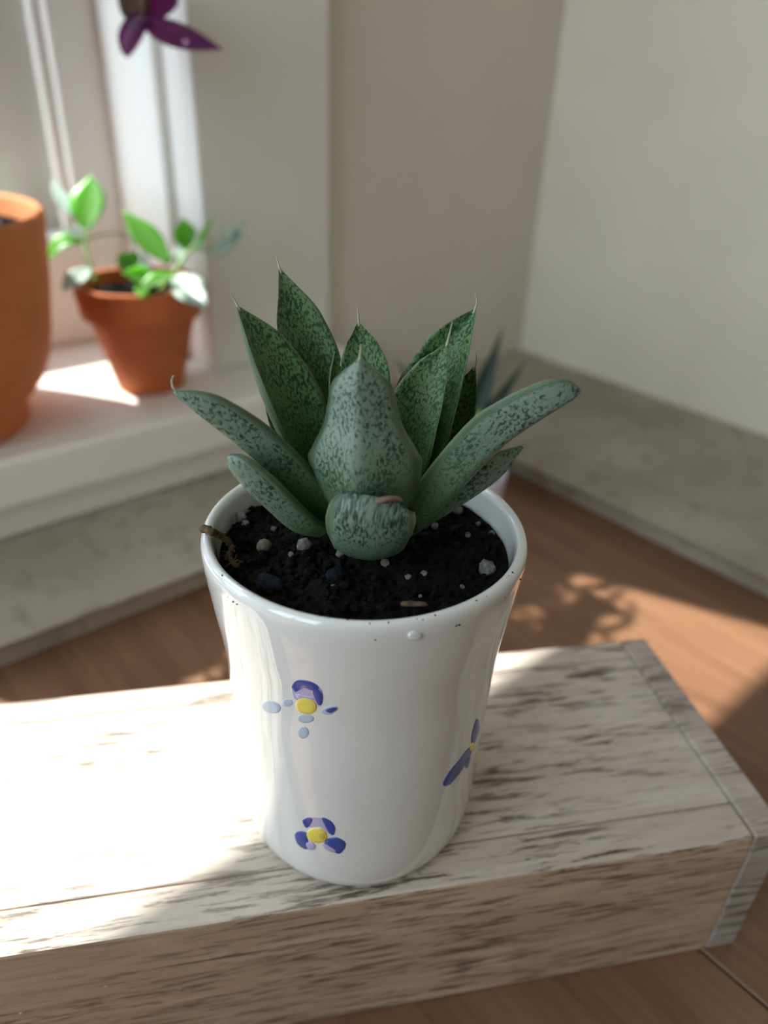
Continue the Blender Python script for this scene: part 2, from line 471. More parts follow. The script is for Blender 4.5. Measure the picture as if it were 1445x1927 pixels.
wpart('jamb', (-0.9698, -0.9502, YW, 0.70, SH, 0.885), M_TRIM, 0.001)
wpart('head', (-0.9698, 0.2928, YW, 0.70, 0.886, 0.8998), M_TRIM, 0.001)
wpart('stop', (0.266, 0.2731, 0.562, 0.648, SH, 0.885), M_TRIM, 0.0015)
wpart('stop', (-0.95, -0.943, 0.562, 0.648, SH, 0.885), M_TRIM, 0.0015)
for x0, x1 in ((-0.35, 0.273), (-0.95, -0.3505)):
    s = struct_parent = None
    fr_ = wpart('sash', (x1 - 0.0435, x1 - 0.0002, 0.650, 0.685, SH + 0.001, 0.885), M_TRIM, 0.002)
    fr_.name = 'sash_stile'
    wpart('sash_stile', (x0 + 0.0002, x0 + 0.0435, 0.650, 0.685, SH + 0.001, 0.885), M_TRIM, 0.002)
    wpart('sash_rail', (x0 + 0.0437, x1 - 0.0437, 0.650, 0.685, SH + 0.001, 0.165), M_TRIM, 0.002)
    wpart('sash_rail', (x0 + 0.0437, x1 - 0.0437, 0.650, 0.685, 0.849, 0.885), M_TRIM, 0.002)
    wpart('glazing_bead', (x1 - 0.0515, x1 - 0.0437, 0.660, 0.672, 0.165, 0.849), M_TRIM, 0.003)
    wpart('glazing_bead', (x0 + 0.0437, x0 + 0.0515, 0.660, 0.672, 0.165, 0.849), M_TRIM, 0.003)
    wpart('glass_pane', (x0 + 0.0437, x1 - 0.0437, 0.6725, 0.6755, 0.165, 0.849), M_GLASS, 0)
wpart('outer_frame', (0.176, 0.2728, 0.688, 0.715, SH - 0.02, 0.88), M_TRIM, 0.002)
# unseen window added across the room to bring in soft fill daylight
w2 = struct(empty('added_window', (XL, -0.08, SZ0)), 'unseen white framed window added across the room for fill daylight')
def w2part(name, c, m_):
    o = box(name, c, m_, None, 0.002); o.data.transform(Matrix.Translation((-XL, 0.08, -SZ0))); o.parent = w2
x0, x1 = XL - .1, XL - .04
for c in ((x0, x1, SY0, SY0 + .06, SZ0, SZ1), (x0, x1, SY1 - .06, SY1, SZ0, SZ1), (x0, x1, -0.11, -0.05, SZ0 + .061, SZ1 - .061), (x0, x1, SY0 + .061, SY1 - .061, SZ0, SZ0 + .06), (x0, x1, SY0 + .061, SY1 - .061, SZ1 - .06, SZ1)):
    w2part('frame', c, M_TRIM)
w2part('glass_pane', (XL - .075, XL - .072, SY0 + .061, -0.111, SZ0 + .061, SZ1 - .061), M_GLASS)
w2part('glass_pane', (XL - .075, XL - .072, -0.049, SY1 - .061, SZ0 + .061, SZ1 - .061), M_GLASS)
# outside
struct(box('ground', (-14, 14, -14, 14, -0.9, -0.6), M_GROUND), 'paved ground outside')
ow = box('garden_wall', (-6, 6, 4.2, 4.4, -0.6, 1.0), M_OUT)
tag(ow, 'grey rendered garden wall seen through the window glass', 'wall')

# ------------------------------------------------------------------ crate
CZ = 0.068
ca = math.radians(-29.6)
crate = tag(empty('wooden_crate', (0.2088, 0.0361, 0), ca), 'low whitewashed wooden box of weathered boards under the white cup', 'box')
LN, DP, ET = 0.36, 0.104, 0.0123
box('top_board', (-LN + ET, -0.0004, 0.0150, DP - 0.012, CZ - 0.012, CZ - 0.0002), M_CTOP, crate, 0.0007)
fb = box('front_board', (-LN + ET, -0.0004, 0, 0.0147, 0.0005, CZ), M_CFRONT, crate, 0.0011)
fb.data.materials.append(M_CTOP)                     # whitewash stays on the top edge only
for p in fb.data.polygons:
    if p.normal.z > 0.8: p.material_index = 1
box('back_board', (-LN + ET, -0.0004, DP - 0.0117, DP, 0.0005, CZ), M_CTOP, crate, 0.0011)
for x0_, x1_ in ((0, ET), (-LN, -LN + ET - 0.0004)):
    o = box('end_board', (x0_, x1_, 0.0002, DP - 0.0002, 0, CZ + 0.0003), M_CEND, crate, 0.0010)
    o.data.materials.append(M_GRAIN)                 # sawn ends of the board
    for p in o.data.polygons:
        if abs(p.normal.y) > 0.8: p.material_index = 1

# ------------------------------------------------------------------ cup
CX, CY = 0.1142, 0.1365
RZ = CZ + 0.112
A_ = Vector((CX, CY, 0)).normalized()          # horizontally away from the camera
B_ = Vector((A_.y, -A_.x, 0))                  # to the right
outer = [(0.0342, 0.0002), (0.0366, 0.0012), (0.0382, 0.0042), (0.0391, 0.009), (0.0396, 0.016), (0.0400, 0.028), (0.0404, 0.044), (0.0408, 0.060), (0.0412, 0.072),
         (0.0420, 0.081), (0.0432, 0.090), (0.0441, 0.0975), (0.0448, 0.104), (0.0451, 0.1078), (0.0450, 0.1100), (0.0444, 0.1114), (0.0434, 0.1120)]
inner = [(0.0424, 0.1116), (0.0416, 0.1100), (0.0411, 0.107), (0.0402, 0.100), (0.0385, 0.085), (0.0370, 0.05), (0.0355, 0.012), (0.030, 0.006), (0, 0.006)]
def smooth_prof(P, k=3):
    out = []
    V = [Vector((a, b_, 0)) for a, b_ in P]
    n = (len(V) - 1) * k
    for i in range(n + 1):
        p = catmull(V, i / n); out.append((max(0, p.x), p.y))
    out[-1] = P[-1]
    return out
prof = [(0, 0.0018), (0.030, 0.0018), (0.0325, 0.0)] + smooth_prof(outer)
def wob(a, z): return 0.00022 * math.sin(2 * a + 0.7 + z * 14) + 0.00012 * math.sin(5 * a + z * 60)
cup = tag(empty('ceramic_cup', (CX, CY, CZ)), 'glossy white ceramic cup with painted blue flowers holding the mottled succulent', 'cup')
lathe('cup_body', prof + smooth_prof(inner, 2), M_GLAZE, cup, 128, wob)
def cup_r(z):
    for (r0, z0), (r1, z1) in zip(outer, outer[1:]):
        if z0 <= z <= z1: return r0 + (r1 - r0) * (z - z0) / (z1 - z0)
    return outer[-1][0] if z > outer[-1][1] else outer[0][0]
def on_cup(px, py):
    d = ray(px, py).normalized(); t = 0.1
    while t < 0.35:
        p = CAM + d * t
        if math.hypot(p.x - CX, p.y - CY) < cup_r(p.z - CZ): break
        t += 0.0001
    a = math.atan2(p.y - CY, p.x - CX); return a, p.z - CZ
def stroke(name, pts, m_, parent, off=0.00012):
    """a painted patch: outline in pixels of the photo, laid on the cup's curved side"""
    ang = [on_cup(*p) for p in pts]
    n = len(ang)
    fine = []
    V = [Vector((a, z, 0)) for a, z in ang]
    for i in range(n):           # closed catmull
        p0, p1, p2, p3 = V[i - 1], V[i], V[(i + 1) % n], V[(i + 2) % n]
        for u in (0, 0.25, 0.5, 0.75):
            fine.append(0.5 * ((2 * p1) + (p2 - p0) * u + (2 * p0 - 5 * p1 + 4 * p2 - p3) * u * u + (3 * p1 - p0 - 3 * p2 + p3) * u ** 3))
    c = sum(fine, Vector()) / len(fine)
    bm = bmesh.new()
    def put(q, o_): 
        r = cup_r(q.y) + o_ + wob(q.x, q.y); return bm.verts.new((r * math.cos(q.x), r * math.sin(q.x), q.y))
    rings = [[put(c + (q - c) * s, off * o_) for q in fine] for s, o_ in ((1, -0.5), (1, 0.6), (0.93, 1.0), (0.6, 1.15), (0.3, 1.2))]
    ctr = put(c, off * 1.2)
    for R0, R1 in zip(rings, rings[1:]):
        for i in range(len(fine)):
            j = (i + 1) % len(fine); bm.faces.new((R0[i], R0[j], R1[j], R1[i]))
    for i in range(len(fine)): bm.faces.new((rings[-1][i], rings[-1][(i + 1) % len(fine)], ctr))
    return from_bm(name, bm, m_, parent, True)
def blob(cx, cy, rx, ry, rot=0, n=8):
    c, s = math.cos(math.radians(rot)), math.sin(math.radians(rot))
    return [(cx + rx * math.cos(2 * math.pi * i / n) * c - ry * math.sin(2 * math.pi * i / n) * s, cy + rx * math.cos(2 * math.pi * i / n) * s + ry * math.sin(2 * math.pi * i / n) * c) for i in range(n)]
def flower(parts):
    f = empty('painted_flower'); f.parent = cup
    return f
F = []
def add_flower(base, rest):
    f = stroke(base[0], base[1], base[2], cup, 0.00010)
    for i, (n_, p, m_) in enumerate(rest): stroke(n_, p, m_, f, 0.00016 + 0.00003 * i)
add_flower(('painted_flower', [(548, 1290), (562, 1280), (585, 1284), (604, 1298), (607, 1318), (602, 1328), (590, 1322), (575, 1312), (560, 1320), (550, 1308)], M_LILAC),
    [('petal', [(548, 1292), (560, 1280), (585, 1283), (600, 1294), (590, 1300), (578, 1293), (565, 1294), (556, 1302)], M_BLUE),
     ('petal', [(588, 1300), (598, 1296), (607, 1308), (605, 1326), (598, 1326), (592, 1315)], M_BLUE),
     ('petal', [(555, 1306), (563, 1306), (580, 1310), (592, 1312), (590, 1318), (575, 1313), (562, 1313)], M_LILAC),
     ('flower_centre', blob(576, 1328, 20, 15, 15), M_YELLOW)])
add_flower(('painted_flower', [(605, 1337), (618, 1330), (632, 1329), (635, 1336), (622, 1345), (608, 1343)], M_PALEBLUE),
    [('petal', [(612, 1337), (622, 1332), (632, 1331), (633, 1336), (622, 1342)], M_BLUE)])
stroke('painted_petal', blob(541, 1322, 10, 7, 0), M_PALEBLUE, cup)
stroke('painted_petal', blob(512, 1330, 17, 11, 15), M_PALEBLUE, cup)
stroke('painted_petal', blob(575, 1352, 15, 8, 5), M_PALEBLUE, cup)
stroke('painted_petal', blob(571, 1378, 10, 11, 5), M_PALEBLUE, cup)
add_flower(('painted_flower', [(572, 1545), (585, 1536), (603, 1537), (622, 1545), (630, 1560), (628, 1570), (618, 1566), (600, 1552), (584, 1555)], M_LILAC),
    [('petal', [(570, 1543), (580, 1537), (589, 1539), (585, 1550), (577, 1556)], M_BLUE),
     ('petal', [(606, 1537), (622, 1543), (631, 1556), (628, 1569), (620, 1566), (612, 1552)], M_BLUE),
     ('petal', [(556, 1568), (566, 1562), (578, 1566), (580, 1578), (586, 1592), (574, 1596), (560, 1585)], M_BLUE),
     ('petal', [(576, 1584), (586, 1582), (594, 1588), (592, 1596), (582, 1596)], M_LILAC),
     ('petal', [(614, 1578), (632, 1574), (648, 1582), (650, 1592), (640, 1604), (626, 1600), (612, 1590)], M_BLUE),
     ('petal', [(608, 1584), (620, 1588), (634, 1598), (626, 1601), (612, 1594)], M_LILAC),
     ('flower_centre', blob(597, 1570, 19, 14, 10), M_YELLOW),
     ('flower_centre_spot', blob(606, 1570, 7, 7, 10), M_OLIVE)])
add_flower(('painted_flower', [(890, 1408), (884, 1425), (868, 1452), (850, 1474), (838, 1480), (834, 1474), (846, 1452), (866, 1428), (880, 1410)], M_BLUE),
    [('petal', [(899, 1352), (903, 1370), (895, 1395), (888, 1400), (888, 1385), (893, 1365)], M_BLUE),
     ('petal', [(880, 1425), (886, 1422), (882, 1440), (877, 1446), (876, 1436)], M_BLUE),
     ('flower_centre', blob(889, 1406, 4, 8, 10), M_YELLOW)])
stroke('glaze_drip', blob(780, 1196, 13, 8, 0), M_GLAZE, cup, 0.0006)

# ------------------------------------------------------------------ soil in the cup
SOILZ = RZ - 0.0075
def soil_h(x, y, s=1.0):
    q = Vector((x * 130, y * 130, 1.7)); q2 = Vector((x * 420, y * 420, 5.2))
    return (noise.noise(q) * 0.0022 + noise.noise(q2) * 0.0011) * s
bm = bmesh.new()
NR, NA = 44, 120
ctr = bm.verts.new((0, 0, soil_h(0, 0) + 0.001)); prev = None
for i in range(1, NR + 1):
    r = 0.0408 * i / NR; ring = []
    for k in range(NA):
        a = 2 * math.pi * k / NA; x_, y_ = r * math.cos(a), r * math.sin(a)
        ring.append(bm.verts.new((x_, y_, soil_h(x_, y_) * (1 if i < NR else 0.2) - 0.001 * (i / NR) ** 6)))
    for k in range(NA):
        if prev is None: bm.faces.new((ctr, ring[k], ring[(k + 1) % NA]))
        else: bm.faces.new((prev[k], ring[k], ring[(k + 1) % NA], prev[(k + 1) % NA]))
    prev = ring
low = [bm.verts.new((v_.co.x * 0.93, v_.co.y * 0.93, -0.03)) for v_ in prev]
for k in range(NA): bm.faces.new((prev[k], low[k], low[(k + 1) % NA], prev[(k + 1) % NA]))
bm.faces.new(low)
def lump(bm, c, r, sq=(1, 1, 1), sub=1, rough=0.35, seed=0.0):
    res = bmesh.ops.create_icosphere(bm, subdivisions=sub, radius=1.0)
    rot = Matrix.Rotation(rng.uniform(0, 6.28), 3, 'Z') @ Matrix.Rotation(rng.uniform(-0.5, 0.5), 3, 'X')
    for v_ in res['verts']:
        d = v_.co.normalized()
        k_ = 1 + rough * noise.noise(d * 1.9 + Vector((seed, seed * 1.7, 0)))+ rough * 0.5 * noise.noise(d * 4.5 + Vector((seed, 3, seed)))
        q = Vector((d.x * sq[0], d.y * sq[1], d.z * sq[2])) * (r * k_)
        v_.co = c + rot @ q
for i in range(900):
    r = 0.0405 * math.sqrt(rng.random()); a = rng.uniform(0, 6.283)
    x_, y_ = r * math.cos(a), r * math.sin(a)
    s = rng.choice((0.0004, 0.0006, 0.0008, 0.0010, 0.0014))
    if r + s > 0.0405: continue
    lump(bm, Vector((x_, y_, soil_h(x_, y_) + s * 0.3)), s, (1, rng.uniform(0.5, 1), rng.uniform(0.5, 0.9)), 1, 0.5, i * 0.37)
for i in range(70):
    r = 0.037 * math.sqrt(rng.random()); a = rng.uniform(0, 6.283); d = rng.uniform(0, 6.283); l = rng.uniform(0.002, 0.006)
    p0 = Vector((r * math.cos(a), r * math.sin(a), 0)); p0.z = soil_h(p0.x, p0.y) + 0.0006
    p1 = p0 + Vector((l * math.cos(d), l * math.sin(d), rng.uniform(0, 0.002)))
    tube_into(bm, [p0, (p0 + p1) / 2 + Vector((0, 0, 0.0006)), p1], 0.00016, 0.00008, 4)
soil = from_bm('potting_soil', bm, M_SOIL, None, False)
soil.location = (CX, CY, SOILZ)
soil['kind'] = 'stuff'
tag(soil, 'dark crumbly potting soil filling the white cup', 'soil')
def pebble(name, px, py, dpx, m_, label, cat, group=None, sq=(1, 0.9, 0.8), rough=0.3, sub=2):
    p = on_z(px, py, SOILZ); dx, dy = p.x - CX, p.y - CY
    rr = math.hypot(dx, dy)
    if rr > 0.0385: dx *= 0.0385 / rr; dy *= 0.0385 / rr
    r = dpx / 2 * depth_of(p) / F_PX
    bm = bmesh.new(); lump(bm, Vector((0, 0, 0)), r, sq, sub, rough, px * 0.013)
    o = from_bm(name, bm, m_, None, True)
    o.location = (CX + dx, CY + dy, SOILZ + soil_h(dx, dy) + r * 0.45)
    return tag(o, label, cat, group)
PG = 'white perlite bits on the soil'
pebble('tan_pebble', 497, 1031, 30, M_PEB, 'round tan pebble on the dark soil near the cup rim', 'pebble', None, (1, 1, 0.9), 0.1)
pebble('perlite_bit', 573, 1034, 33, M_PERL, 'pitted grey perlite lump on the soil beside the tan pebble', 'perlite')
pebble('perlite_bit', 915, 1068, 36, M_PERL, 'largest white perlite lump on the soil under the long drooping leaf', 'perlite')
for px, py, d in ((548, 1046, 13), (640, 1041, 20), (725, 1062, 19), (768, 1091, 14), (797, 1086, 14), (427, 978, 24), (462, 992, 14), (515, 993, 12), (862, 962, 20), (818, 996, 14), (880, 1010, 12), (950, 1000, 14), (700, 1128, 9), (627, 1112, 10), (900, 985, 10), (870, 1102, 11), (790, 1128, 8)):
    pebble('perlite_bit', px, py, d, M_PERL, 'small white perlite bit scattered on the dark soil', 'perlite', PG)
pebble('charcoal_chip', 633, 1092, 40, M_CHAR, 'square blue-black charcoal chip on the soil', 'chip', None, (1, 0.85, 0.6), 0.45)
pebble('charcoal_chip', 507, 1106, 58, M_CHAR, 'long flat blue-black charcoal chip at the cup rim', 'chip', None, (1.1, 0.6, 0.4), 0.45)
pebble('bark_chip', 778, 1146, 46, M_BARK, 'thin reddish bark chip at the front of the soil', 'chip', None, (1.2, 0.35, 0.2), 0.3)
rp = [on_z(px, py, z_) for px, py, z_ in ((383, 994, RZ + 0.0012), (398, 1000, RZ + 0.0012), (420, 1012, RZ - 0.002), (436, 1030, SOILZ + 0.002), (430, 1050, SOILZ + 0.0015), (450, 1068, SOILZ + 0.0012))]
RP = [catmull(rp, i / 30) + Vector((rng.uniform(-.0003, .0003), rng.uniform(-.0003, .0003), rng.uniform(-.0002, .0003))) for i in range(31)]
bm = bmesh.new(); tube_into(bm, RP, 0.0012, 0.0007, 7)
for i in range(26):
    q = RP[rng.randrange(4, 30)]; d = Vector((rng.uniform(-1, 1), rng.uniform(-1, 1), rng.uniform(-0.1, 0.9))).normalized()
    tube_into(bm, [q, q + d * 0.0014, q + d * 0.0022 + Vector((rng.uniform(-.001, .001), rng.uniform(-.001, .001), 0))], 0.00028, 0.0001, 4)
ro = from_bm('dry_root', bm, M_BARK, None, True)
tag(ro, 'twisted dry brown root fibre lying over the cup rim', 'root')

bm = bmesh.new()
for i in range(34):
    a = math.atan2(-A_.y, -A_.x) + rng.uniform(-1.3, 1.3); r = rng.uniform(0.0428, 0.0450)
    z_ = 0.1118 if r < 0.0443 else 0.108
    r_ = r if r < 0.0443 else 0.0452
    lump(bm, Vector((r_ * math.cos(a), r_ * math.sin(a), z_)), rng.uniform(0.00018, 0.00042), (1, 0.6, 0.6), 1, 0.4, i)
cr = from_bm('soil_crumbs', bm, M_SOIL); cr.location = (CX, CY, CZ); cr['kind'] = 'stuff'
tag(cr, 'tiny dark soil crumbs scattered on the rim of the white cup', 'soil')

# ------------------------------------------------------------------ mottled succulent in the cup
PLANT0 = Vector((CX, CY, SOILZ))
plant = tag(empty('mottled_succulent', PLANT0), 'grey-green mottled succulent rosette with pointed leaves growing in the white cup', 'plant')
inv_p = Matrix.Translation(-PLANT0)
def at_back(px, py, back):
    """point on the pixel's ray whose horizontal distance behind the cup's axis is `back` millimetres"""
    d = ray(px, py); q = Vector((CX, CY, 0)).dot(A_) + back * 0.001
    return CAM + d * (q / d.dot(A_))
def lref(r, b_, u): return B_ * r + A_ * b_ + Vector((0, 0, u))
def pleaf(cpts, widths, ref, wpos=None, spine=None, scar=None, **kw):
    C = [at_back(*p) for p in cpts]
    n = len(widths)
    D = [depth_of(c) for c in C]
    xs = wpos or [i / (n - 1) for i in range(n)]
    wm = []
    for x_, w in zip(xs, widths):
        i = min(int(x_ * (len(D) - 1)), len(D) - 2); u = x_ * (len(D) - 1) - i
        wm.append(w * (D[i] * (1 - u) + D[i + 1] * u) / F_PX)
    lf = blade('leaf', C, wm, lref(*ref) if isinstance(ref, tuple) else ref, M_LEAF, plant, wpos=xs, inv=inv_p, nt=44, na=12, **kw)
    if spine:
        tube('spine', [inv_p @ at_back(*p) for p in spine], 0.00040, 0.00009, M_SPINE, lf, 5, 10)
    return lf
# front leaf (outer face to the viewer)
pleaf([(690, 1000, -7), (684, 940, -13), (678, 880, -16), (677, 800, -14), (676, 730, -12), (677, 672, -10.5)],
      [62, 100, 112, 100, 76, 68, 60, 34, 13, 2], (0.12, 1, 0.25), [0, .18, .36, .48, .60, .70, .80, .90, .96, 1],
      [(676, 695, -11.5), (677, 670, -10.7), (679, 647, -10)], channel=0.45, thick=0.16, keel=0.26)
# blunt front stub
pleaf([(692, 1022, -8), (694, 1010, -15), (697, 985, -20), (700, 958, -22), (704, 934, -20.5)], [56, 78, 85, 82, 70, 48, 8], (0.0, 1, 0.15), [0, .22, .5, .72, .88, .96, 1], None, channel=0.05, thick=0.5)
sc_ = [inv_p @ at_back(*p) for p in ((708, 945, -25.0), (728, 939, -25.4), (746, 938, -24.6), (757, 942, -23.6))]
tube('dry_tip', sc_, 0.0009, 0.0005, M_SCAR, plant, 6, 8)
# short left leaf
pleaf([(606, 996, -8), (560, 978, -12), (505, 928, -15), (460, 885, -16), (430, 856, -16)], [30, 44, 47, 40, 26, 8], (0.55, 0.7, 0.35), [0, .3, .55, .8, .94, 1], None, channel=0.3, thick=0.2, keel=0.3)
# long left leaf
pleaf([(625, 985, -4), (565, 915, -6), (485, 838, -8), (400, 775, -10), (327, 736, -11)], [38, 48, 52, 44, 24, 4], (0.35, 0.8, 0.4), [0, .25, .5, .75, .9, 1],
      [(335, 740, -11), (325, 727, -11), (324, 712, -11), (328, 706, -11)], channel=0.3, thick=0.14, keel=0.36)
# upper left leaf
pleaf([(620, 960, 0), (588, 870, 3), (548, 765, 5), (494, 655, 7), (447, 577, 8)], [34, 52, 60, 46, 22, 2], (0.72, -0.62, 0.25), [0, .3, .5, .72, .88, 1],
      [(452, 586, 8), (443, 568, 8), (434, 552, 8)], channel=0.45, thick=0.6, keel=0.35)
# tall back left leaf
pleaf([(640, 920, 8), (605, 800, 13), (582, 690, 17), (555, 590, 20), (526, 506, 22)], [30, 50, 57, 44, 20, 2], (0.35, -0.9, 0.2), [0, .3, .5, .72, .88, 1],
      [(529, 514, 22), (524, 498, 22), (519, 480, 22)], channel=0.4, thick=0.3, keel=0.3)
# leaf low behind on the left
pleaf([(600, 960, 8), (562, 870, 13), (528, 780, 17), (500, 698, 19)], [24, 36, 30, 3], (0.5, -0.8, 0.3), [0, .35, .7, 1], None, channel=0.3, thick=0.3)
# back centre leaf
pleaf([(690, 900, 6), (688, 800, 10), (687, 710, 13), (681, 650, 15), (675, 606, 16)], [30, 46, 48, 33, 14, 2], (-0.05, -1, 0.15), [0, .3, .5, .75, .9, 1],
      [(676, 614, 16), (674, 596, 16), (672, 577, 16)], channel=0.4, thick=0.3, keel=0.2)
# young centre leaf
pleaf([(650, 880, 2), (640, 790, 4), (630, 720, 5), (631, 662, 5)], [16, 22, 14, 1], (0.6, -0.7, 0.2), [0, .4, .75, 1], None, channel=0.4, thick=0.4)
# right centre leaf
pleaf([(742, 940, 1), (766, 850, 2), (786, 770, 3), (815, 700, 4), (843, 646, 4)], [36, 54, 52, 34, 14, 2], (-0.42, -0.85, 0.2), [0, .3, .5, .75, .9, 1],
      [(840, 652, 4), (846, 628, 4), (851, 606, 4)], channel=0.35, thick=0.35, keel=0.3)
# right back leaf
pleaf([(765, 945, 8), (800, 850, 12), (818, 755, 15), (852, 660, 17), (894, 582, 18)], [34, 56, 64, 46, 22, 2], (-0.50, -0.80, 0.15), [0, .3, .5, .75, .9, 1],
      [(891, 590, 18), (897, 570, 18), (894, 552, 18)], channel=0.7, thick=0.3, keel=0.45)
# small leaf behind it
pleaf([(790, 940, 12), (830, 860, 16), (862, 775, 19), (893, 692, 21)], [30, 42, 34, 3], (-0.3, -0.9, 0.2), [0, .35, .7, 1], [(891, 697, 21), (896, 682, 21), (896, 664, 21)], channel=0.35, thick=0.3)
# long right leaf
pleaf([(775, 985, -4), (845, 905, -4), (915, 830, -5), (960, 795, -5), (1035, 752, -6), (1092, 734, -6)], [40, 52, 56, 53, 43, 24, 5], (-0.25, 0.85, 0.30), [0, .25, .45, .65, .82, .95, 1], None, channel=0.25, thick=0.12, keel=0.45)
# low right leaf
pleaf([(760, 995, 0), (840, 940, 3), (915, 893, 5), (983, 840, 6)], [40, 50, 42, 4], (-0.3, 0.8, 0.4), [0, .35, .72, 1], None, channel=0.3, thick=0.12, keel=0.4)

# ------------------------------------------------------------------ terracotta pot with jelly-green succulent on the sill
def soil_disc(name, r, z, loc, label, cat='soil'):
    bm = bmesh.new(); ctr = bm.verts.new((0, 0, 0.001)); prev = None
    for i in range(1, 13):
        rr = r * i / 12
        ring = [bm.verts.new((rr * math.cos(a), rr * math.sin(a), noise.noise(Vector((rr * math.cos(a) * 120, rr * math.sin(a) * 120, z))) * 0.003 * (i < 12))) for a in (2 * math.pi * k_ / 48 for k_ in range(48))]
        for k_ in range(48):
            if prev is None: bm.faces.new((ctr, ring[k_], ring[(k_ + 1) % 48]))
            else: bm.faces.new((prev[k_], ring[k_], ring[(k_ + 1) % 48], prev[(k_ + 1) % 48]))
        prev = ring
    low = [bm.verts.new((v_.co.x * 0.85, v_.co.y * 0.85, -0.015)) for v_ in prev]
    for k_ in range(48): bm.faces.new((prev[k_], low[k_], low[(k_ + 1) % 48], prev[(k_ + 1) % 48]))
    bm.faces.new(low)
    for i in range(60):
        q = r * 0.93 * math.sqrt(rng.random()); a = rng.uniform(0, 6.28); s = rng.uniform(0.0008, 0.0022)
        lump(bm, Vector((q * math.cos(a), q * math.sin(a), 0.0008)), s, (1, 0.8, 0.7), 1, 0.4, i)
    o = from_bm(name, bm, M_SOIL); o.location = (loc[0], loc[1], z); o['kind'] = 'stuff'
    return tag(o, label, cat)
P2 = Vector((0.2205, 0.525, SH))
lathe_p2 = [(0, 0.0), (0.0235, 0.0), (0.0245, 0.0012), (0.0372, 0.0535), (0.0378, 0.0545), (0.0415, 0.0548), (0.0425, 0.0560), (0.0452, 0.0770), (0.0448, 0.0785), (0.0415, 0.0785), (0.0408, 0.0770), (0.0385, 0.056), (0.0355, 0.050), (0.023, 0.006), (0, 0.006)]
pot2 = lathe('terracotta_pot', lathe_p2, M_TERRA, None, 72)
pot2.location = P2
tag(pot2, 'small rimmed terracotta flowerpot with jelly-green succulent on the window sill', 'flowerpot')
soil_disc('potting_soil', 0.0392, SH + 0.069, P2, 'dark soil inside the small rimmed terracotta flowerpot')
D2 = depth_of(P2 + Vector((0, 0, 0.078)))
pl2 = tag(empty('green_succulent', P2 + Vector((0, 0, 0.07))), 'small succulent with oval translucent green leaves in the rimmed terracotta pot', 'plant')
inv2 = Matrix.Translation(-(P2 + Vector((0, 0, 0.07))))
def oval(base, tip, wpx, m_, dz0=0.0, dz1=0.0, face=None, bend=(0, 0), D=D2, inv=inv2, parent=pl2, thick=0.22, ch=0.25, prof_=None, name='leaf'):
    p0 = at(base[0], base[1], D + dz0); p1 = at(tip[0], tip[1], D + dz1)
    mid = at((base[0] + tip[0]) / 2 + bend[0], (base[1] + tip[1]) / 2 + bend[1], D + (dz0 + dz1) / 2)
    w = wpx / 2 * D / F_PX
    f = face or (-FWD + UP * 0.4)
    pr = prof_ or [0.28, 0.62, 0.95, 1.0, 0.80, 0.42, 0.04]
    return blade(name, [p0, mid, p1], [w * k_ for k_ in pr], f, m_, parent, channel=ch, thick=thick, nt=16, na=6, inv=inv)
S2 = -0.012
oval((163, 432), (172, 330), 68, M_SUCC, -.005, .004)
oval((140, 408), (96, 340), 28, M_PALE, 0, .006)
oval((158, 446), (118, 430), 21, M_PALE, 0, -.004)
oval((156, 452), (88, 492), 35, M_SUCC, 0, -.006, bend=(-6, -14))
oval((168, 505), (118, 548), 42, M_PALE, -.018, -.036)
oval((318, 495), (230, 396), 49, M_SUCC, -.012, -.004)
oval((262, 508), (222, 478), 47, M_SUCC, .006, .010)
oval((352, 470), (345, 410), 42, M_SUCC, 0, .004)
oval((368, 466), (402, 406), 35, M_SUCC, -.006, -.002, face=RIGHT * -1 - FWD * 0.5)
oval((400, 480), (448, 448), 30, M_PALE, -.006, .0)
oval((430, 462), (458, 420), 28, M_PALE, 0, .004)
oval((424, 455), (436, 425), 25, M_PALE, 0, -.004)
oval((332, 518), (388, 580), 59, M_PALE, -.020, -.040)
oval((296, 528), (230, 512), 40, M_SUCC, -.026, -.034)
oval((276, 522), (270, 474), 21, M_PALE, -.010, -.010)
oval((272, 532), (264, 560), 28, M_SUCC, -.028, -.044)
oval((345, 502), (332, 462), 25, M_PALE, -.006, -.002)
oval((325, 515), (262, 540), 30, M_SUCC, -.028, -.034)
def st2(pts, r0=0.0016, r1=0.0012):
    tube('stem', [inv2 @ at(x_, y_, D2 + d_) for x_, y_, d_ in pts], r0, r1, M_STEM, pl2, 6, 12)
st2([(182, 535, -.008), (168, 495, -.008), (160, 462, -.006), (163, 430, -.005)])
st2([(300, 548, -.015), (328, 512, -.014), (356, 472, -.006), (378, 462, -.004)])
st2([(372, 470, -.006), (405, 472, -.004), (430, 460, 0)], 0.001, 0.0007)
st2([(162, 450, 0), (200, 440, .008), (240, 446, .012), (268, 500, .010)], 0.0009, 0.0007)

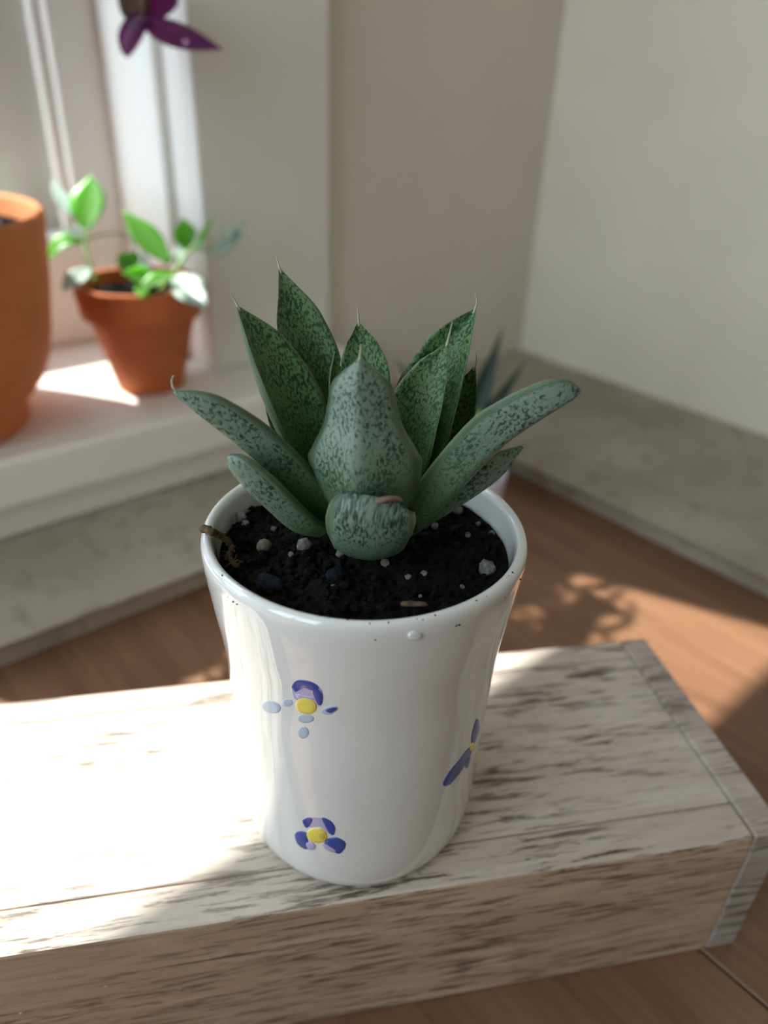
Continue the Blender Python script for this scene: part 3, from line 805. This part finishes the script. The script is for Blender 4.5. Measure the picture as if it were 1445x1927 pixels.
# ------------------------------------------------------------------ large orange pot on the sill
P1 = Vector((0.061, 0.543, SH))
pr1 = [(0, 0.0), (0.070, 0.0), (0.0718, 0.0015), (0.0718, 0.013), (0.0735, 0.016), (0.080, 0.022), (0.087, 0.031), (0.0925, 0.044), (0.0958, 0.060), (0.1002, 0.090), (0.1038, 0.125), (0.1038, 0.1315), (0.1025, 0.133), (0.1003, 0.1325), (0.0990, 0.130), (0.0955, 0.09), (0.088, 0.05), (0.078, 0.022), (0.06, 0.014), (0, 0.014)]
pot1 = lathe('orange_clay_pot', pr1, M_ORANGE, None, 96); pot1.location = P1
tag(pot1, 'large smooth orange clay pot with narrow foot on the window sill', 'flowerpot')
soil_disc('potting_soil', 0.0965, SH + 0.120, P1, 'dry grey-flecked soil inside the large orange clay pot')
for i in range(14):
    q = rng.uniform(0.045, 0.08); a = rng.uniform(-0.9, 0.9) - 0.4
    bm = bmesh.new(); lump(bm, Vector((0, 0, 0)), rng.uniform(0.002, 0.0038), (1, 0.9, 0.8), 2, 0.3, i * 2.2)
    o = from_bm('perlite_bit', bm, M_PERL, None, True)
    o.location = P1 + Vector((q * math.cos(a), q * math.sin(a), 0.1225))
    tag(o, 'pale perlite lump on the soil of the large orange pot', 'perlite', 'perlite in the orange pot')

# ------------------------------------------------------------------ spiky plant in lilac pot behind the cup
P3 = Vector((0.336, 0.303, 0))
pot3 = lathe('lilac_pot', [(0, 0), (0.024, 0), (0.0252, 0.0012), (0.0312, 0.060), (0.0308, 0.062), (0.0290, 0.062), (0.0284, 0.060), (0.023, 0.005), (0, 0.005)], M_LILACPOT, None, 56)
pot3.location = P3
tag(pot3, 'small pale lilac pot standing behind the white cup', 'flowerpot')
soil_disc('potting_soil', 0.0272, 0.052, P3, 'dark soil inside the small pale lilac pot')
pl3 = tag(empty('spiky_succulent', P3 + Vector((0, 0, 0.052))), 'dark green spiky succulent in the lilac pot behind the white cup', 'plant')
inv3 = Matrix.Translation(-(P3 + Vector((0, 0, 0.052))))
D3 = depth_of(P3 + Vector((0, 0, 0.07)))
sp = [0.55, 0.9, 1.0, 0.9, 0.6, 0.28, 0.02]
for b0, t0, w, d0, d1, m_ in (((868, 850), (946, 618), 40, 0, .004, M_DARKLEAF), ((876, 850), (990, 676), 30, -.004, .004, M_DARKLEAF), ((850, 850), (746, 676), 34, 0, .006, M_DARKLEAF),
        ((862, 850), (905, 770), 40, -.008, -.012, M_LIME), ((880, 850), (950, 738), 34, -.006, -.010, M_DARKLEAF), ((855, 850), (820, 700), 36, 0, .006, M_DARKLEAF), ((860, 850), (870, 690), 36, .006, .012, M_DARKLEAF), ((845, 860), (800, 790), 36, -.006, -.02, M_LIME)):
    oval(b0, t0, w, m_, d0, d1, D=D3, inv=inv3, parent=pl3, prof_=sp, ch=0.4, thick=0.4)

# ------------------------------------------------------------------ hanging purple plant in the window
HP = Vector((0.100, 0.585, 0.425))
hp = tag(empty('hanging_planter', HP), 'round white hanging planter with cords in the window', 'planter')
lathe('planter_bowl', [(0, 0), (0.040, 0), (0.050, 0.010), (0.057, 0.03), (0.060, 0.076), (0.0595, 0.079), (0.057, 0.079), (0.054, 0.03), (0.042, 0.008), (0, 0.006)], M_WHITEPOT, hp, 56)
for k_ in range(3):
    a = 2 * math.pi * k_ / 3 + 0.5
    tube('cord', [Vector((0.0597 * math.cos(a), 0.0597 * math.sin(a), 0.074)), Vector((0.03 * math.cos(a), 0.03 * math.sin(a), 0.26)), Vector((0, 0, 0.456))], 0.0009, 0.0009, M_CORD, hp, 5, 8)
bm = bmesh.new(); bx(bm, -0.005, 0.005, -0.005, 0.005, 0.452, 0.461); from_bm('hook', bm, M_TRIM, hp)
soil_disc('potting_soil', 0.0545, HP.z + 0.068, HP, 'dark soil inside the white hanging planter')
T0 = HP + Vector((0, 0, 0.068))
tp = tag(empty('purple_trailing_plant', T0), 'purple-leaved trailing plant hanging down in front of the window', 'plant')
invt = Matrix.Translation(-T0)
p_tip = on_y(268, 42, 0.50)
DT = depth_of(p_tip)
lp = [0.35, 0.72, 0.98, 1.0, 0.82, 0.45, 0.03]
oval((268, 38), (418, 93), 62, M_PURPLE, 0, -.008, bend=(-4, 13), D=DT, inv=invt, parent=tp, prof_=lp, thick=0.06, ch=0.35)
oval((278, 36), (236, 106), 66, M_PURPLE, -.002, .008, D=DT, inv=invt, parent=tp, prof_=[.5, .8, .95, 1, .95, .78, .3], thick=0.06, ch=0.5)
oval((288, 40), (328, -14), 74, M_PURPLE, .004, .010, D=DT, inv=invt, parent=tp, prof_=lp, thick=0.06, ch=0.4)
oval((264, 58), (244, -40), 58, M_BRACT, .003, .006, D=DT, inv=invt, parent=tp, prof_=lp, thick=0.06, ch=0.4)
tip = invt @ at(272, 40, DT + 0.002)
tube('stem', [Vector((0.050, -0.020, 0.0)), Vector((0.075, -0.035, 0.026)), Vector((0.110, -0.060, -0.01)), Vector((0.140, -0.080, -0.08)), tip], 0.0022, 0.0018, M_PSTEM, tp, 6, 20)
# the rest of the foliage: stems falling over the rim with leaves along them
base_meshes = []
for v_ in range(3):
    C = [Vector((0, 0, 0)), Vector((0.026, 0, 0.004 + 0.003 * v_)), Vector((0.056, 0, -0.006 - 0.004 * v_))]
    o = blade('leaf', C, [0.0145 * k_ for k_ in lp], Vector((0, 0, 1)), M_PURPLE, tp, channel=0.3, thick=0.05, nt=10, na=4)
    base_meshes.append(o)
used = [False] * 3
def put_leaf(i, p, d, up, s):
    src = base_meshes[i % 3]
    if used[i % 3]:
        o = src.copy(); COL.objects.link(o); o.parent = tp
    else:
        o = src; used[i % 3] = True
    X = d.normalized(); Zv = (up - X * up.dot(X)).normalized(); Y = Zv.cross(X)
    mm = Matrix((X, Y, Zv)).transposed().to_4x4() @ Matrix.Scale(s, 4)
    mm.translation = p; o.matrix_local = mm
cnt = 0
# (x where the stem hangs, lowest point, how far towards the room) in metres
hang = [(-0.17, .27), (-0.145, .265), (-0.12, .27), (-0.095, .262), (-0.07, .27), (-0.045, .265), (-0.02, .275), (0.005, .27), (0.03, .275), (0.055, .27), (0.08, .275), (0.10, .275), (0.115, .29), (0.13, .32), (0.145, .345), (0.16, .36), (0.175, .37), (0.19, .37), (0.205, .38), (0.222, .39)]
for hx, hz in hang:
    dx = hx - HP.x
    yy = rng.uniform(-0.02, 0.03)
    sgn = 1 if dx > 0 else -1
    topz = rng.uniform(0.010, 0.020) if hx < 0.07 else rng.uniform(0.070, 0.105) if hx < 0.18 else rng.uniform(0.04, 0.07)
    p0 = Vector((max(-0.045, min(0.045, dx * 0.4)), yy * 0.6, 0.0))
    p1 = Vector((dx * 0.75, yy, topz))
    p2 = Vector((dx, yy - 0.006, 0.30 * (hz - T0.z)))
    p3 = Vector((dx + rng.uniform(-.006, .006), yy - 0.004, 0.65 * (hz - T0.z)))
    p4 = Vector((dx + rng.uniform(-.008, .008), yy, hz - T0.z + 0.03))
    pts = [p0, p1, p2, p3, p4]
    tube('stem', pts, 0.0018, 0.0013, M_PSTEM, tp, 5, 12)
    nl = 14 if hz < 0.3 else 15
    for k_ in range(nl):
        t = 0.16 + 0.84 * k_ / (nl - 1)
        p = catmull(pts, t)
        side = 1 if k_ % 2 else -1
        d = Vector((side * rng.uniform(0.5, 1.0), rng.uniform(-0.35, 0.15), rng.uniform(-0.9, 0.25) if hx < 0.07 or t > 0.45 else rng.uniform(-0.5, 0.3)))
        s = rng.uniform(0.8, 1.15)
        wx = T0.x + p.x + d.normalized().x * 0.056 * s
        if wx > (0.258 if T0.z + p.z > 0.37 else 0.15): d.x = -abs(d.x)
        if t < 0.4 and hx < 0.1: d.z = min(d.z, -0.1)
        put_leaf(cnt, p, d, Vector((rng.uniform(-0.25, 0.25), -0.75, 0.65)), s); cnt += 1

# ------------------------------------------------------------------ water drops on the box front
ci = crate.matrix_basis.inverted() if False else (Matrix.Translation(crate.location) @ Matrix.Rotation(ca, 4, 'Z')).inverted()
nrm = Vector((math.sin(ca), -math.cos(ca), 0))      # outward normal of the front face
for px, py, d in ((345, 1862, 20), (105, 1826, 17), (205, 1857, 22), (45, 1908, 24), (5, 1890, 22), (198, 1914, 18), (375, 1886, 14), (988, 1723, 15), (108, 1842, 14), (210, 1920, 12)):
    dr = ray(px, py); org = Vector((0.2088, 0.0361, 0)); n3 = Vector((math.sin(ca), -math.cos(ca), 0)); n3 = Vector((-math.sin(-ca), -math.cos(ca), 0))
    t = (org - CAM).dot(n3) / dr.dot(n3); p = CAM + dr * t
    r = d / 2 * depth_of(p) / F_PX
    bm = bmesh.new(); bmesh.ops.create_uvsphere(bm, u_segments=12, v_segments=8, radius=1.0)
    for v_ in bm.verts: v_.co = Vector((v_.co.x * r, v_.co.y * r * 0.28, v_.co.z * r * 0.7))
    o = from_bm('water_drop', bm, M_WATER, None, True); o.location = p; o.rotation_euler = (0, 0, ca)
    tag(o, 'small clear water drop clinging to the front of the wooden box', 'water drop', 'water drops on the wooden box')
